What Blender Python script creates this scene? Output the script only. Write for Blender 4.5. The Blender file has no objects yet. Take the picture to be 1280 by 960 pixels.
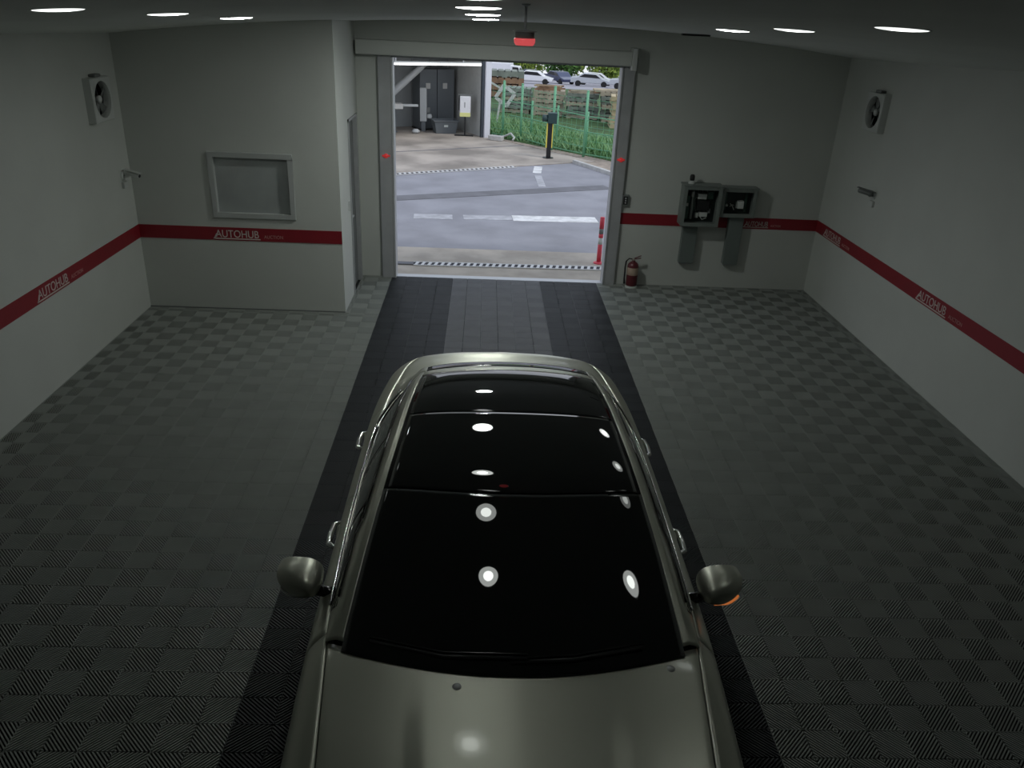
import bpy, bmesh, math, random
from mathutils import Vector, Matrix, Euler
R_ = random.Random(7)
scn = bpy.context.scene
COL = scn.collection
PI = math.pi

# ---------------------------------------------------------------- camera
F, PITCH, YAW, ROLL, CAMH = 1000.9, 25.108, 2.697, 2.783, 3.489
def make_camera():
    p, y, r = (math.radians(v) for v in (PITCH, YAW, ROLL))
    fw = Vector((math.sin(y) * math.cos(p), math.cos(y) * math.cos(p), -math.sin(p)))
    r0 = Vector((math.cos(y), -math.sin(y), 0)); u0 = r0.cross(fw)
    rt = r0 * math.cos(r) + u0 * math.sin(r); up = rt.cross(fw)
    cd = bpy.data.cameras.new('camera'); co = bpy.data.objects.new('camera', cd)
    cd.sensor_width = 36; cd.lens = F / 1280 * 36; cd.clip_start = 0.05; cd.clip_end = 400
    m = Matrix((rt, up, -fw)).transposed().to_4x4(); m.translation = (0, 0, CAMH)
    co.matrix_world = m; COL.objects.link(co); scn.camera = co
make_camera()

# ---------------------------------------------------------------- sky, sun, exposure
w = bpy.data.worlds.new('sky'); scn.world = w; w.use_nodes = True
nt = w.node_tree; nt.nodes.clear()
bg = nt.nodes.new('ShaderNodeBackground'); wo = nt.nodes.new('ShaderNodeOutputWorld')
tc = nt.nodes.new('ShaderNodeTexCoord'); sp = nt.nodes.new('ShaderNodeSeparateXYZ')
rp = nt.nodes.new('ShaderNodeValToRGB')
rp.color_ramp.elements[0].position = 0.0; rp.color_ramp.elements[0].color = (.86, .90, .97, 1)
rp.color_ramp.elements[1].position = 0.8; rp.color_ramp.elements[1].color = (.66, .76, .95, 1)
nt.links.new(tc.outputs['Generated'], sp.inputs[0]); nt.links.new(sp.outputs['Z'], rp.inputs[0])
nt.links.new(rp.outputs[0], bg.inputs[0]); nt.links.new(bg.outputs[0], wo.inputs[0])
bg.inputs[1].default_value = 1.1
sd = bpy.data.lights.new('sun', 'SUN'); sd.energy = 1.1; sd.angle = math.radians(12); sd.color = (1, .96, .9)
so = bpy.data.objects.new('sun', sd); so.rotation_euler = (math.radians(38), 0, math.radians(60)); COL.objects.link(so)
vs = scn.view_settings
vs.view_transform = 'Standard'; vs.look = 'None'; vs.exposure = 0.0; vs.gamma = 1.0; vs.use_curve_mapping = False
LAMP_CORE, LAMP_RING = 24.0, 6.5

# ---------------------------------------------------------------- materials
MATS = {}
def mat(name, col, rough=.6, metal=0, noise=0, nscale=8, bump=0, bscale=60, coat=0, emit=None, estr=0, spec=.5, coords='Object', col2=None, detail=4):
    if name in MATS: return MATS[name]
    m = bpy.data.materials.new(name); m.use_nodes = True; t = m.node_tree; b = t.nodes['Principled BSDF']
    b.inputs['Base Color'].default_value = (*col, 1); b.inputs['Roughness'].default_value = rough
    b.inputs['Metallic'].default_value = metal; b.inputs['Specular IOR Level'].default_value = spec
    b.inputs['Coat Weight'].default_value = coat; b.inputs['Coat Roughness'].default_value = .03
    if emit: b.inputs['Emission Color'].default_value = (*emit, 1); b.inputs['Emission Strength'].default_value = estr
    if noise or bump or col2:
        tx = t.nodes.new('ShaderNodeTexCoord')
        if noise or col2:
            n = t.nodes.new('ShaderNodeTexNoise'); n.inputs['Scale'].default_value = nscale; n.inputs['Detail'].default_value = detail
            rm = t.nodes.new('ShaderNodeValToRGB'); c2 = col2 or tuple(max(0, c * (1 - noise)) for c in col)
            rm.color_ramp.elements[0].position = .35; rm.color_ramp.elements[1].position = .65
            rm.color_ramp.elements[0].color = (*c2, 1); rm.color_ramp.elements[1].color = (*col, 1)
            t.links.new(tx.outputs[coords], n.inputs[0]); t.links.new(n.outputs[0], rm.inputs[0]); t.links.new(rm.outputs[0], b.inputs['Base Color'])
        if bump:
            n2 = t.nodes.new('ShaderNodeTexNoise'); n2.inputs['Scale'].default_value = bscale
            bp = t.nodes.new('ShaderNodeBump'); bp.inputs['Strength'].default_value = bump; bp.inputs['Distance'].default_value = .01
            t.links.new(tx.outputs[coords], n2.inputs[0]); t.links.new(n2.outputs[0], bp.inputs['Height']); t.links.new(bp.outputs[0], b.inputs['Normal'])
    MATS[name] = m; return m

WALL = mat('painted wall', (.55, .57, .535), .75, noise=.05, nscale=1.5, bump=.05)
CEIL = mat('painted ceiling', (.76, .785, .75), .8, noise=.05, nscale=1.2)
SLAB = mat('dark slab', (.012, .014, .013), .8)
TILE = mat('grey ribbed plastic', (.31, .33, .305), .5, noise=.12, nscale=3, spec=.5)
TILED = mat('charcoal ribbed plastic', (.036, .040, .044), .5, noise=.15, nscale=3, spec=.5)
TILEC = mat('mid grey ribbed plastic', (.17, .175, .185), .5, noise=.15, nscale=3, spec=.5)
RED = mat('red band vinyl', (.26, .012, .022), .5, noise=.06)
LETTER = mat('white lettering vinyl', (.62, .55, .52), .5)
LETTER2 = mat('pale red lettering vinyl', (.52, .26, .25), .5)
STEEL = mat('grey painted steel', (.42, .43, .44), .5, metal=.1, noise=.08)
STEELL = mat('light steel', (.55, .56, .57), .45, metal=.3)
WHITE = mat('white plastic', (.55, .57, .55), .45)
GREYP = mat('grey plastic', (.17, .18, .175), .5)
BLACK = mat('black plastic', (.012, .012, .013), .4)
FRAMEG = mat('grey window frame', (.46, .48, .47), .5, metal=.1)
PANE = mat('grey window glass', (.44, .47, .46), .12, spec=.6, noise=.25, nscale=1.2)
CABG = mat('grey enamel cabinet', (.19, .215, .20), .45, noise=.06)
CABIN = mat('dark cabinet inside', (.02, .028, .026), .6)
DUCT = mat('grey duct enamel', (.15, .175, .165), .45)
BLADE = mat('dark fan blade', (.07, .08, .078), .5)
BEACON = mat('red beacon lens', (.6, .08, .08), .2, emit=(1, .13, .14), estr=.5)
SENSOR = mat('red sensor lens', (.7, .05, .05), .3, emit=(1, .06, .06), estr=.22)
PAINT = mat('silver car paint', (.53, .54, .46), .36, metal=.8, coat=.4)
PAINTD = mat('dark underbody', (.01, .01, .01), .7)
GLASS = mat('black tinted glass', (.002, .0025, .003), .02, spec=.8)
GLOSSB = mat('gloss black trim', (.006, .006, .007), .12)
CHROME = mat('chrome', (.75, .75, .74), .12, metal=1)
RUBBER = mat('tyre rubber', (.015, .015, .015), .8)
ALLOY = mat('alloy wheel', (.45, .45, .46), .3, metal=.9)
AMBER = mat('amber lamp', (.7, .2, .04), .25, emit=(1, .3, .08), estr=.35)
LENS = mat('headlamp lens', (.5, .5, .5), .05, metal=.5)

# ---------------------------------------------------------------- helpers
class MB:
    def __init__(s): s.v = []; s.f = []
    def quadgrid(s, pts, closed=False):
        n = len(pts); k = len(pts[0]); o = len(s.v)
        for row in pts: s.v += [tuple(p) for p in row]
        for i in range(n - 1):
            for j in range(k - 1 + closed):
                a = o + i * k + j; b = o + i * k + (j + 1) % k
                s.f.append((a, b, b + k, a + k))
        return s
    def poly(s, pts):
        o = len(s.v); s.v += [tuple(p) for p in pts]; s.f.append(tuple(range(o, o + len(pts)))); return s
    def box(s, x0, x1, y0, y1, z0, z1):
        o = len(s.v)
        s.v += [(x, y, z) for z in (z0, z1) for y in (y0, y1) for x in (x0, x1)]
        s.f += [tuple(o + i for i in q) for q in ((0, 2, 3, 1), (4, 5, 7, 6), (0, 1, 5, 4), (2, 6, 7, 3), (0, 4, 6, 2), (1, 3, 7, 5))]
        return s
    def bar(s, a, b, w, h=None, up=(0, 0, 1)):
        a = Vector(a); b = Vector(b); h = h or w; d = (b - a).normalized(); u = Vector(up)
        if abs(d.dot(u)) > .98: u = Vector((1, 0, 0))
        l = d.cross(u).normalized(); u = l.cross(d); o = len(s.v)
        for p in (a, b):
            for x, z in ((-1, -1), (1, -1), (1, 1), (-1, 1)): s.v.append(tuple(p + l * (x * w / 2) + u * (z * h / 2)))
        s.f += [tuple(o + i for i in q) for q in ((0, 1, 2, 3), (7, 6, 5, 4), (0, 4, 5, 1), (1, 5, 6, 2), (2, 6, 7, 3), (3, 7, 4, 0))]
        return s
    def tube(s, pts, r, n=8, cap=True):
        pts = [Vector(p) for p in pts]; rs = r if isinstance(r, (list, tuple)) else [r] * len(pts); rows = []
        for i, p in enumerate(pts):
            d = (pts[min(i + 1, len(pts) - 1)] - pts[max(i - 1, 0)]).normalized()
            u = Vector((0, 0, 1)) if abs(d.z) < .9 else Vector((0, 1, 0))
            l = d.cross(u).normalized(); u = l.cross(d)
            rows.append([p + (l * math.cos(2 * PI * k / n) + u * math.sin(2 * PI * k / n)) * rs[i] for k in range(n)])
        s.quadgrid(rows, True)
        if cap: s.poly(rows[0][::-1]); s.poly(rows[-1])
        return s
    def lathe(s, prof, c=(0, 0, 0), axis='z', n=20):
        rows = []
        for r, h in prof:
            row = []
            for k in range(n):
                a = 2 * PI * k / n; x, y = r * math.cos(a), r * math.sin(a)
                q = (x, y, h) if axis == 'z' else ((h, x, y) if axis == 'x' else (y, h, x))
                row.append((q[0] + c[0], q[1] + c[1], q[2] + c[2]))
            rows.append(row)
        s.quadgrid(rows, True)
        if prof[0][0] > 1e-4: s.poly(rows[0][::-1])
        if prof[-1][0] > 1e-4: s.poly(rows[-1])
        return s
    def mesh(s, name, m, smooth=False):
        me = bpy.data.meshes.new(name); me.from_pydata(s.v, [], s.f); me.update()
        bm = bmesh.new(); bm.from_mesh(me); bmesh.ops.remove_doubles(bm, verts=bm.verts, dist=1e-5)
        bmesh.ops.recalc_face_normals(bm, faces=bm.faces); bm.to_mesh(me); bm.free()
        if m: me.materials.append(m)
        if smooth: me.polygons.foreach_set('use_smooth', [True] * len(me.polygons))
        return me
    def build(s, name, m, parent=None, smooth=False, bevel=0, solid=0, loc=None):
        o = link(name, s.mesh(name, m, smooth), parent, loc)
        if solid:
            d = o.modifiers.new('solidify', 'SOLIDIFY'); d.thickness = solid; d.offset = -1
        if bevel:
            d = o.modifiers.new('bevel', 'BEVEL'); d.width = bevel; d.segments = 2; d.limit_method = 'ANGLE'
        return o
def link(name, data, parent=None, loc=None):
    o = bpy.data.objects.new(name, data); COL.objects.link(o)
    if parent: o.parent = parent
    if loc: o.location = loc
    return o
def tag(o, label, cat, group=None):
    o['label'] = label; o['category'] = cat
    if group: o['group'] = group
    return o
def struct(o, label=None, cat=None):
    o['kind'] = 'structure'
    if label: o['label'] = label
    if cat: o['category'] = cat
    return o
def thing(name, label, cat, loc=(0, 0, 0), rot=(0, 0, 0), group=None):
    o = link(name, None); o.location = loc; o.rotation_euler = rot; o.empty_display_size = .1
    return tag(o, label, cat, group)
def copytree(o, parent=None):
    c = o.copy(); COL.objects.link(c); c.parent = parent
    for ch in [x for x in COL.objects if x.parent == o]: copytree(ch, c)
    return c
def text_mesh(name, body, size, m, parent, mw, shear=0, depth=.002):
    cu = bpy.data.curves.new(name, 'FONT'); cu.body = body; cu.size = size; cu.shear = shear; cu.extrude = depth; cu.align_x = 'LEFT'
    tmp = bpy.data.objects.new(name, cu); COL.objects.link(tmp)
    dg = bpy.context.evaluated_depsgraph_get()
    me = bpy.data.meshes.new_from_object(tmp.evaluated_get(dg)); COL.objects.unlink(tmp); bpy.data.objects.remove(tmp)
    me.materials.clear(); me.materials.append(m)
    o = link(name, me, parent); o.matrix_world = mw
    return o, me

# ---------------------------------------------------------------- room shell
XL, XR, YB, YA, XA, YF = -4.0, 4.63, 10.86, 9.34, -1.65, -3.0
L1, L2, L3, L4 = -1.24, -.388, .825, 1.635
DX0, DX1, DZ = -1.2, 1.73, 2.87
HT = 3.9
def zc(x, y):
    y = max(y, 0); return 3.682 - .01438 * (x - .6) ** 2 - .04555 * y + .001305 * y * y
fl = struct(MB().box(XL, XR, YF, YB + .15, -.2, 0).build('floor', SLAB), 'dark floor slab under the ribbed tiles', 'floor')
struct(MB().box(XL - .15, XL, YF, YB + .15, -.2, HT).build('wall_left', WALL), 'plain grey-white left wall with a red band', 'wall')
struct(MB().box(XR, XR + .15, YF, YB + .15, -.2, HT).build('wall_right', WALL), 'plain grey-white right wall with a red band', 'wall')
struct(MB().box(XL - .15, XR + .15, YF - .15, YF, -.2, HT).build('wall_front', WALL), 'plain wall behind the camera', 'wall')
wb = MB(); wb.box(XA - .1, DX0, YB, YB + .15, 0, HT).box(DX1, XR, YB, YB + .15, 0, HT).box(DX0, DX1, YB, YB + .15, DZ, HT)
struct(wb.build('wall_back', WALL), 'back wall around the open shutter doorway', 'wall')
WX0, WX1, WZ0, WZ1 = -3.09, -2.2, 1.17, 1.86
wa = MB(); wa.box(XL, WX0, YA, YA + .12, 0, HT).box(WX1, XA, YA, YA + .12, 0, HT).box(WX0, WX1, YA, YA + .12, 0, WZ0).box(WX0, WX1, YA, YA + .12, WZ1, HT)
struct(wa.build('wall_office', WALL), 'front wall of the small office block with its window', 'wall')
EY0, EY1, EZ = 10.05, 10.72, 2.2
ws_ = MB(); ws_.box(XA - .12, XA, YA + .12, EY0, 0, HT).box(XA - .12, XA, EY1, YB + .15, 0, HT).box(XA - .12, XA, EY0, EY1, EZ, HT)
struct(ws_.build('wall_office_side', WALL), 'side wall of the office block beside the doorway', 'wall')
cg = []
ny, nx = 56, 44
for j in range(ny + 1):
    y = YF - .1 + (YB + .2 - YF) * j / ny
    cg.append([(XL - .1 + (XR - XL + .2) * i / nx, y, zc(XL - .1 + (XR - XL + .2) * i / nx, y)) for i in range(nx + 1)])
cm = MB().quadgrid(cg); cm.box(XL - .15, XR + .15, YF - .15, YB + .15, HT - .1, HT)
struct(cm.build('ceiling', CEIL, smooth=False), 'grey-white ceiling with recessed downlights', 'ceiling')

# office window
wn = struct(link('window_1', None), 'office window with grey frame in the wall block', 'window'); wn.location = ((WX0 + WX1) / 2, YA, WZ0)
hw, hh = (WX1 - WX0) / 2, WZ1 - WZ0
f = MB(); t = .03
f.box(-hw - .03, hw + .03, -.02, .06, -.03, t).box(-hw - .03, hw + .03, -.02, .06, hh - t, hh + .03).box(-hw - .03, -hw + t, -.02, .06, t, hh - t).box(hw - t, hw + .03, -.02, .06, t, hh - t)
f.build('window_frame', FRAMEG, wn, bevel=.006)
MB().box(-hw + t, hw - t, .035, .045, t, hh - t).build('pane', PANE, wn)
# office side door
dr = struct(link('door_2', None), 'narrow grey door in the office side wall', 'door'); dr.location = (XA, (EY0 + EY1) / 2, 0)
dw = (EY1 - EY0) / 2
MB().box(-.08, -.04, -dw + .03, dw - .03, .01, EZ - .03).build('door_leaf', GREYP, dr, bevel=.004)
f = MB(); f.box(-.1, .015, -dw, -dw + .03, 0, EZ).box(-.1, .015, dw - .03, dw, 0, EZ).box(-.1, .015, -dw, dw, EZ - .03, EZ)
f.build('door_frame', STEEL, dr)
MB().tube([(-.04, -dw + .1, 1.0), (0, -dw + .1, 1.0), (0, -dw + .2, 1.0)], .01).build('door_handle', STEELL, dr)

# shutter doorway
d1 = struct(link('door_1', None), 'open shutter doorway with grey steel guide posts', 'door'); d1.location = ((DX0 + DX1) / 2, YB, 0)
cxd = (DX0 + DX1) / 2
for sx, a, b in ((-1, DX0 - .17, DX0), (1, DX1, DX1 + .15)):
    p = MB().box(a - cxd, b - cxd, -.06, .02, 0, DZ + .05)
    p.build('guide_post', STEEL, d1, bevel=.008)
    e = b if sx < 0 else a
    MB().box(min(e, e - sx * .02) - cxd, max(e, e - sx * .02) - cxd, -.075, .15, 0, DZ).build('guide_channel', STEELL if sx < 0 else STEEL, d1)
    zz = 1.67 if sx < 0 else 1.74
    MB().lathe([(.0, -.03), (.018, -.028), (.03, -.01), (.03, 0)], ((a + b) / 2 - cxd, -.06, zz), 'y', 14).build('sensor_lamp', SENSOR, d1, smooth=True)
    MB().box((a + b) / 2 - cxd - .05, (a + b) / 2 - cxd + .05, -.066, -.06, zz - .012, zz + .012).build('sensor_strip', SENSOR, d1)
MB().box(-1.62 - cxd, 1.80 - cxd, -.20, 0, DZ + .03, DZ + .20).build('shutter_housing', WALL, d1, bevel=.012)
MB().box(1.80 - cxd, 1.86 - cxd, -.23, .0, DZ - .02, DZ + .24).build('end_plate', WHITE, d1, bevel=.006)
MB().box(DX0 - cxd, DX1 - cxd, -.03, .12, DZ - .0, DZ + .03).build('shutter_bottom_rail', STEEL, d1)
MB().box(DX0 - cxd, DX1 - cxd, .0, .14, 0, .012).build('threshold', STEELL, d1)

# red bands with lettering
BZ0, BZ1 = .873, 1.027
def band(n, x0, x1, y0, y1, label):
    return struct(MB().box(x0, x1, y0, y1, BZ0, BZ1).build('trim_%d' % n, RED), label, 'wall band')
b1 = band(1, XL, XL + .006, .0, YA, 'red band along the left wall with white lettering')
b2 = band(2, XL + .006, XA, YA - .006, YA, 'red band across the office wall below the window')
b3 = band(3, DX1 + .15, XR, YB - .006, YB, 'red band on the back wall behind the cabinet')
b4 = band(4, XR - .006, XR, .0, YB - .006, 'red band along the right wall with white lettering')
def logo(parent, origin, right, length, scale=1.0, lean=0):
    """lettering starting at origin (lower left), running along unit vector right, up = z; length = width of the word"""
    rt = Vector(right); up = Vector((0, 0, 1)); nrm = rt.cross(up)
    base = Matrix((rt, up, nrm)).transposed().to_4x4()
    mw = base.copy(); mw.translation = Vector(origin)
    o, me = text_mesh('lettering', 'AUTOHUB', .125 * scale, LETTER, parent, mw)
    xs = [v.co.x for v in me.vertices]; wd = max(xs) - min(xs)
    for v in me.vertices: v.co.x = (v.co.x - min(xs)) * length / wd
    q = MB(); q.box(-.03 * scale, length * 1.03, -.022 * scale, -.010 * scale, -.001, .002); 
    q.poly([(-.03 * scale, -.022 * scale, .002), (-.012 * scale, -.022 * scale, .002), (.02 * scale, .045 * scale, .002), (.008 * scale, .045 * scale, .002)])
    u = q.build('underline', LETTER, parent); u.matrix_world = mw
    mw2 = base.copy(); mw2.translation = Vector(origin) + rt * (length * 1.12) + up * (.0 * scale)
    o2, me2 = text_mesh('small_lettering', 'AUCTION', .055 * scale, LETTER2, parent, mw2)
    xs = [v.co.x for v in me2.vertices]; wd = max(xs) - min(xs)
    for v in me2.vertices: v.co.x = (v.co.x - min(xs)) * length * .44 / wd
zt = BZ0 + .036
logo(b1, (XL + .0065, 7.0, zt), (0, 1, 0), .56)
logo(b2, (-3.12, YA - .0065, zt), (1, 0, 0), .50)
logo(b3, (3.62, YB - .0065, zt), (1, 0, 0), .32, .8)
logo(b4, (XR - .0065, 10.55, zt), (0, -1, 0), .52)
logo(b4, (XR - .0065, 7.95, zt), (0, -1, 0), .56)
# thin base trims
struct(MB().box(XL, XA, YA - .012, YA, 0, .03).build('baseboard_office', GREYP), 'thin grey trim at the foot of the office wall', 'baseboard')

# ---------------------------------------------------------------- ribbed floor tiles
T = .36
def tile_mesh(name, m):
    q = MB(); q.box(.001, T - .001, .001, T - .001, 0.0, .003)
    h = T / 2; pitch = .0155; rw = .0072
    def clip(poly, nx, ny, c):      # keep nx*x+ny*y <= c
        out = []
        for k in range(len(poly)):
            a, b = poly[k], poly[(k + 1) % len(poly)]; da = nx * a[0] + ny * a[1] - c; db = nx * b[0] + ny * b[1] - c
            if da <= 0: out.append(a)
            if da * db < 0: u = da / (da - db); out.append((a[0] + (b[0] - a[0]) * u, a[1] + (b[1] - a[1]) * u))
        return out
    for a in range(2):
        for b in range(2):
            x0, y0 = a * h + .0025, b * h + .0025; x1, y1 = x0 + h - .005, y0 + h - .005
            r2 = math.sqrt(.5); nx, ny = (r2, r2) if (a + b) % 2 == 0 else (r2, -r2)
            ds = [nx * x + ny * y for x in (x0, x1) for y in (y0, y1)]; c = min(ds) + .004
            while c < max(ds) - .004:
                pl = clip(clip([(x0, y0), (x1, y0), (x1, y1), (x0, y1)], nx, ny, c + rw), -nx, -ny, -c)
                if len(pl) > 2:
                    o = len(q.v); n = len(pl); q.v += [(x, y, .017) for x, y in pl] + [(x, y, .003) for x, y in pl]
                    q.f.append(tuple(range(o, o + n))); q.f += [(o + k, o + n + k, o + n + (k + 1) % n, o + (k + 1) % n) for k in range(n)]
                c += pitch
    # thin raised rim that shows as the seam
    for x0, x1, y0, y1 in ((0.001, T - .001, .0005, .003), (.0005, .003, 0.001, T - .001)): q.box(x0, x1, y0, y1, .003, .0178)
    me = bpy.data.meshes.new(name); me.from_pydata(q.v, [], q.f); me.update(); me.materials.append(m); me.materials.append(SLAB)
    for i in range(6): me.polygons[i].material_index = 1
    return me
TM = {k: tile_mesh('tile', m) for k, m in (('s', TILE), ('d', TILED), ('c', TILEC))}
def lay(parent, xs, ys, me):
    for x0, x1 in xs:
        for y0, y1 in ys:
            o = link('tile', me, parent); o.location = (x0, y0, 0)
            o.scale = ((x1 - x0) / T, (y1 - y0) / T, 1)
def spans(a, b, start, step=T):
    out = []; x = start
    while x < b - .02:
        lo, hi = max(x, a), min(x + step, b)
        if hi - lo > .02: out.append((lo, hi))
        x += step
    return out
YS = 5.251 - 10 * T
fr = struct(link('floor_right', None), 'checkered ribbed grey floor tiles right of the lane', 'floor')
lay(fr, spans(L4, XR, L4), spans(YS, YB, YS), TM['s'])
fl_ = struct(link('floor_left', None), 'checkered ribbed grey floor tiles left of the lane', 'floor')
lx = [(L1 - T * (k + 1), L1 - T * k) for k in range(7)] + [(XL, L1 - T * 7)]
lay(fl_, lx, spans(YS, YA - .012, YS), TM['s'])
lay(fl_, [(L1 - T, L1), (XA, L1 - T)], spans(YA - .012, YB, YA - .012), TM['s'])
fm = struct(link('floor_lane', None), 'drive lane of dark and mid grey floor tiles', 'floor')
lay(fm, [(L1, (L1 + L2) / 2), ((L1 + L2) / 2, L2)], spans(YS, YB, YS), TM['d'])
lay(fm, [(L3, (L3 + L4) / 2), ((L3 + L4) / 2, L4)], spans(YS, YB, YS), TM['d'])
w3 = (L3 - L2) / 3
lay(fm, [(L2 + w3 * k, L2 + w3 * (k + 1)) for k in range(3)], spans(5.251, YB, 5.251), TM['c'])

# ---------------------------------------------------------------- ceiling lights
def downlight(x, y, label, k=1.0):
    LED = mat('lamp core %g' % k, (.9, .9, .9), .4, emit=(.95, 1, .955), estr=LAMP_CORE * k); LEDR = mat('frosted lamp ring %g' % k, (.8, .8, .8), .5, emit=(.95, 1, .955), estr=LAMP_RING * k)
    dzx = -.02876 * (x - .6); dzy = (-.04555 + .00261 * y) if y > 0 else 0
    n = Vector((-dzx, -dzy, 1)).normalized()
    t = thing('ceiling_light', label, 'ceiling light', (x, y, zc(x, y)), (0, 0, 0), 'round ceiling downlights')
    t.rotation_euler = Vector((0, 0, 1)).rotation_difference(n).to_euler()
    MB().lathe([(.128, .0), (.138, -.001), (.140, -.002), (.134, -.003), (.127, -.0025)], n=32).build('trim_ring', WHITE, t, smooth=True)
    MB().lathe([(.066, -.0085), (.100, -.0075), (.120, -.005), (.127, -.0025), (.127, -.001), (.066, -.001)], n=32).build('frosted_ring', LEDR, t)
    MB().lathe([(0.0001, -.0095), (.062, -.0092), (.066, -.0085), (.066, -.001), (.0001, -.001)], n=32).build('lamp_disc', LED, t)
for x, y, l, k in ((-2.25, 4.69, 'nearest round downlight on the left of the ceiling', 0.25), (-2.08, 5.79, 'middle round downlight on the left of the ceiling', 0.4),
                (-2.04, 7.2, 'farthest round downlight on the left of the ceiling', 2.6),
                (-.055, 4.85, 'highest of three stacked downlights left of the red beacon', 1), (-.04, 6.3, 'middle of three stacked downlights left of the red beacon', 3.2),
                (-.025, 8.5, 'lowest of three stacked downlights left of the red beacon', 21),
                (2.03, 4.25, 'nearest round downlight on the right of the ceiling', 0.18), (1.95, 5.53, 'middle round downlight on the right of the ceiling', 0.28),
                (1.89, 6.72, 'farthest round downlight on the right of the ceiling', 1),
                (-.05, 3.70, 'downlight mirrored at the top edge of the windshield', .5), (-.04, 2.75, 'downlight mirrored as a ring in the middle of the windshield', 0.7), (2.0, 2.95, 'downlight mirrored at the right side of the windshield', 0.6)):
    downlight(x, y, l, k)

# ceiling slot
tag(MB().box(-.15, .15, -.04, .04, -.02, 0).build('ceiling_vent', BLACK, loc=(2.25, 9.4, zc(2.25, 9.4) - .005)), 'thin dark slot in the ceiling beyond the right downlights', 'vent')
# beacon
bz = zc(.17, 4.2)
bt = thing('warning_beacon', 'red warning beacon hanging from the ceiling on a thin rod', 'beacon', (.178, 4.2, bz))
MB().tube([(0, 0, 0), (0, 0, -.125)], .0065).build('rod', STEELL, bt, smooth=True)
MB().lathe([(.02, 0), (.022, -.004), (.007, -.012)], n=16).build('ceiling_rose', STEELL, bt)
MB().lathe([(.004, -.112), (.058, -.118), (.06, -.121), (.05, -.122), (.003, -.119)], n=24).build('mounting_plate', STEELL, bt, smooth=True)
MB().lathe([(.043, -.120), (.046, -.124), (.046, -.150), (.043, -.152)], n=24).build('base', GREYP, bt, smooth=True)
MB().lathe([(.050, -.150), (.052, -.156), (.050, -.172), (.042, -.182), (.0002, -.184)], n=24).build('lens', BEACON, bt, smooth=True)

# ---------------------------------------------------------------- wall fans
def fan(loc, rz, label):
    t = thing('wall_fan', label, 'fan', loc, (0, 0, rz), 'ventilation fans high on the side walls')   # faces -y in its own frame
    q = MB(); s = .215
    ring = [(.175 * math.cos(2 * PI * k / 32), .175 * math.sin(2 * PI * k / 32)) for k in range(32)]
    def sq(a):
        c, d = math.cos(a), math.sin(a); m = max(abs(c), abs(d)); return (s * c / m, s * d / m)
    outer = [sq(2 * PI * k / 32) for k in range(32)]
    q.quadgrid([[(x, -.0, z) for x, z in outer], [(x, -.075, z) for x, z in outer], [(x * .96, -.085, z * .96) for x, z in outer], [(x * 1.03, -.085, z * 1.03) for x, z in ring], [(x, -.06, z) for x, z in ring], [(x, -.005, z) for x, z in ring]], True)
    q.build('housing', WHITE, t)
    MB().lathe([(.0001, -.008), (.175, -.008)], axis='y', n=32).build('back_plate', BLADE, t)
    for k in range(5):
        a = 2 * PI * k / 5 + .4; rows = []
        for i in range(5):
            r = .03 + .135 * i / 4; hwid = .28 if i else .2
            rows.append([(r * math.cos(a + d), -.035 + dy, r * math.sin(a + d)) for d, dy in ((-hwid, .012), (0, 0), (hwid, -.012))])
        MB().quadgrid(rows).build('blade', GREYP, t, smooth=True, solid=.003)
    MB().lathe([(.0001, -.065), (.03, -.062), (.04, -.05), (.04, -.02)], axis='y', n=18).build('hub', WHITE, t, smooth=True)
    MB().box(-.07, .07, -.07, 0, s, s + .03).build('motor_cover', GREYP, t, bevel=.01)
fan((XL, 8.77, 2.46), PI / 2, 'square white ventilation fan on the left wall')
fan((XR, 9.77, 2.57), -PI / 2, 'square white ventilation fan on the right wall')

# ---------------------------------------------------------------- wall cameras
def wallcam(loc, rz, aim, label, dark):
    t = thing('security_camera', label, 'camera', loc, (0, 0, rz), 'small cameras on the side walls')
    MB().lathe([(.045, 0), (.045, -.012), (.03, -.02)], axis='y', n=18).build('wall_mount', WHITE, t, smooth=True)
    MB().tube([(0, -.015, 0), (0, -.06, -.005), (0, -.09, .02)], .012).build('arm', GREYP if dark else WHITE, t, smooth=True)
    d = Vector(aim).normalized(); a = Vector((0, -.09, .03)) - d * .06; b = a + d * .17
    MB().tube([a, a + d * .01, b - d * .01, b], [.02, .028, .028, .024], 14).build('housing', GREYP if dark else WHITE, t, smooth=True)
    MB().tube([b - d * .004, b + d * .004], [.021, .018], 14).build('lens', BLACK, t)
    MB().bar(a + Vector((0, 0, .032)), b + d * .02 + Vector((0, 0, .032)), .06, .004).build('sun_shield', GREYP if dark else WHITE, t)
    MB().box(-.05, .05, -.03, 0, -.13, -.06).build('cable_box', WHITE, t, bevel=.006)
wallcam((XL, 9.12, 1.62), PI / 2, (-.2, -1, -.2), 'small white bullet camera on the left wall', False)
wallcam((XR, 9.42, 1.67), -PI / 2, (-.75, -.7, .12), 'small bullet camera with black lens on the right wall', True)

# ---------------------------------------------------------------- switch, outlet
o = thing('light_switch', 'small white switch plate on the office side wall', 'switch', (XA, 9.93, 1.2))
MB().box(0, .01, -.04, .04, -.06, .06).build('plate', WHITE, o, bevel=.003); MB().box(.01, .016, -.015, .015, -.03, .03).build('rocker', STEELL, o)
o = thing('control_switch', 'small dark shutter control box beside the right door post', 'switch', (1.925, YB, 1.205))
MB().box(-.05, .05, -.045, 0, -.075, .075).build('body', GREYP, o, bevel=.008)
MB().box(-.03, .03, -.05, -.044, -.055, .055).build('face_plate', BLACK, o)
for z in (.03, 0, -.03): MB().lathe([(.0001, -.062), (.01, -.06), (.01, -.049)], (0, 0, z), 'y', 10).build('button', STEELL, o)

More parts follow.
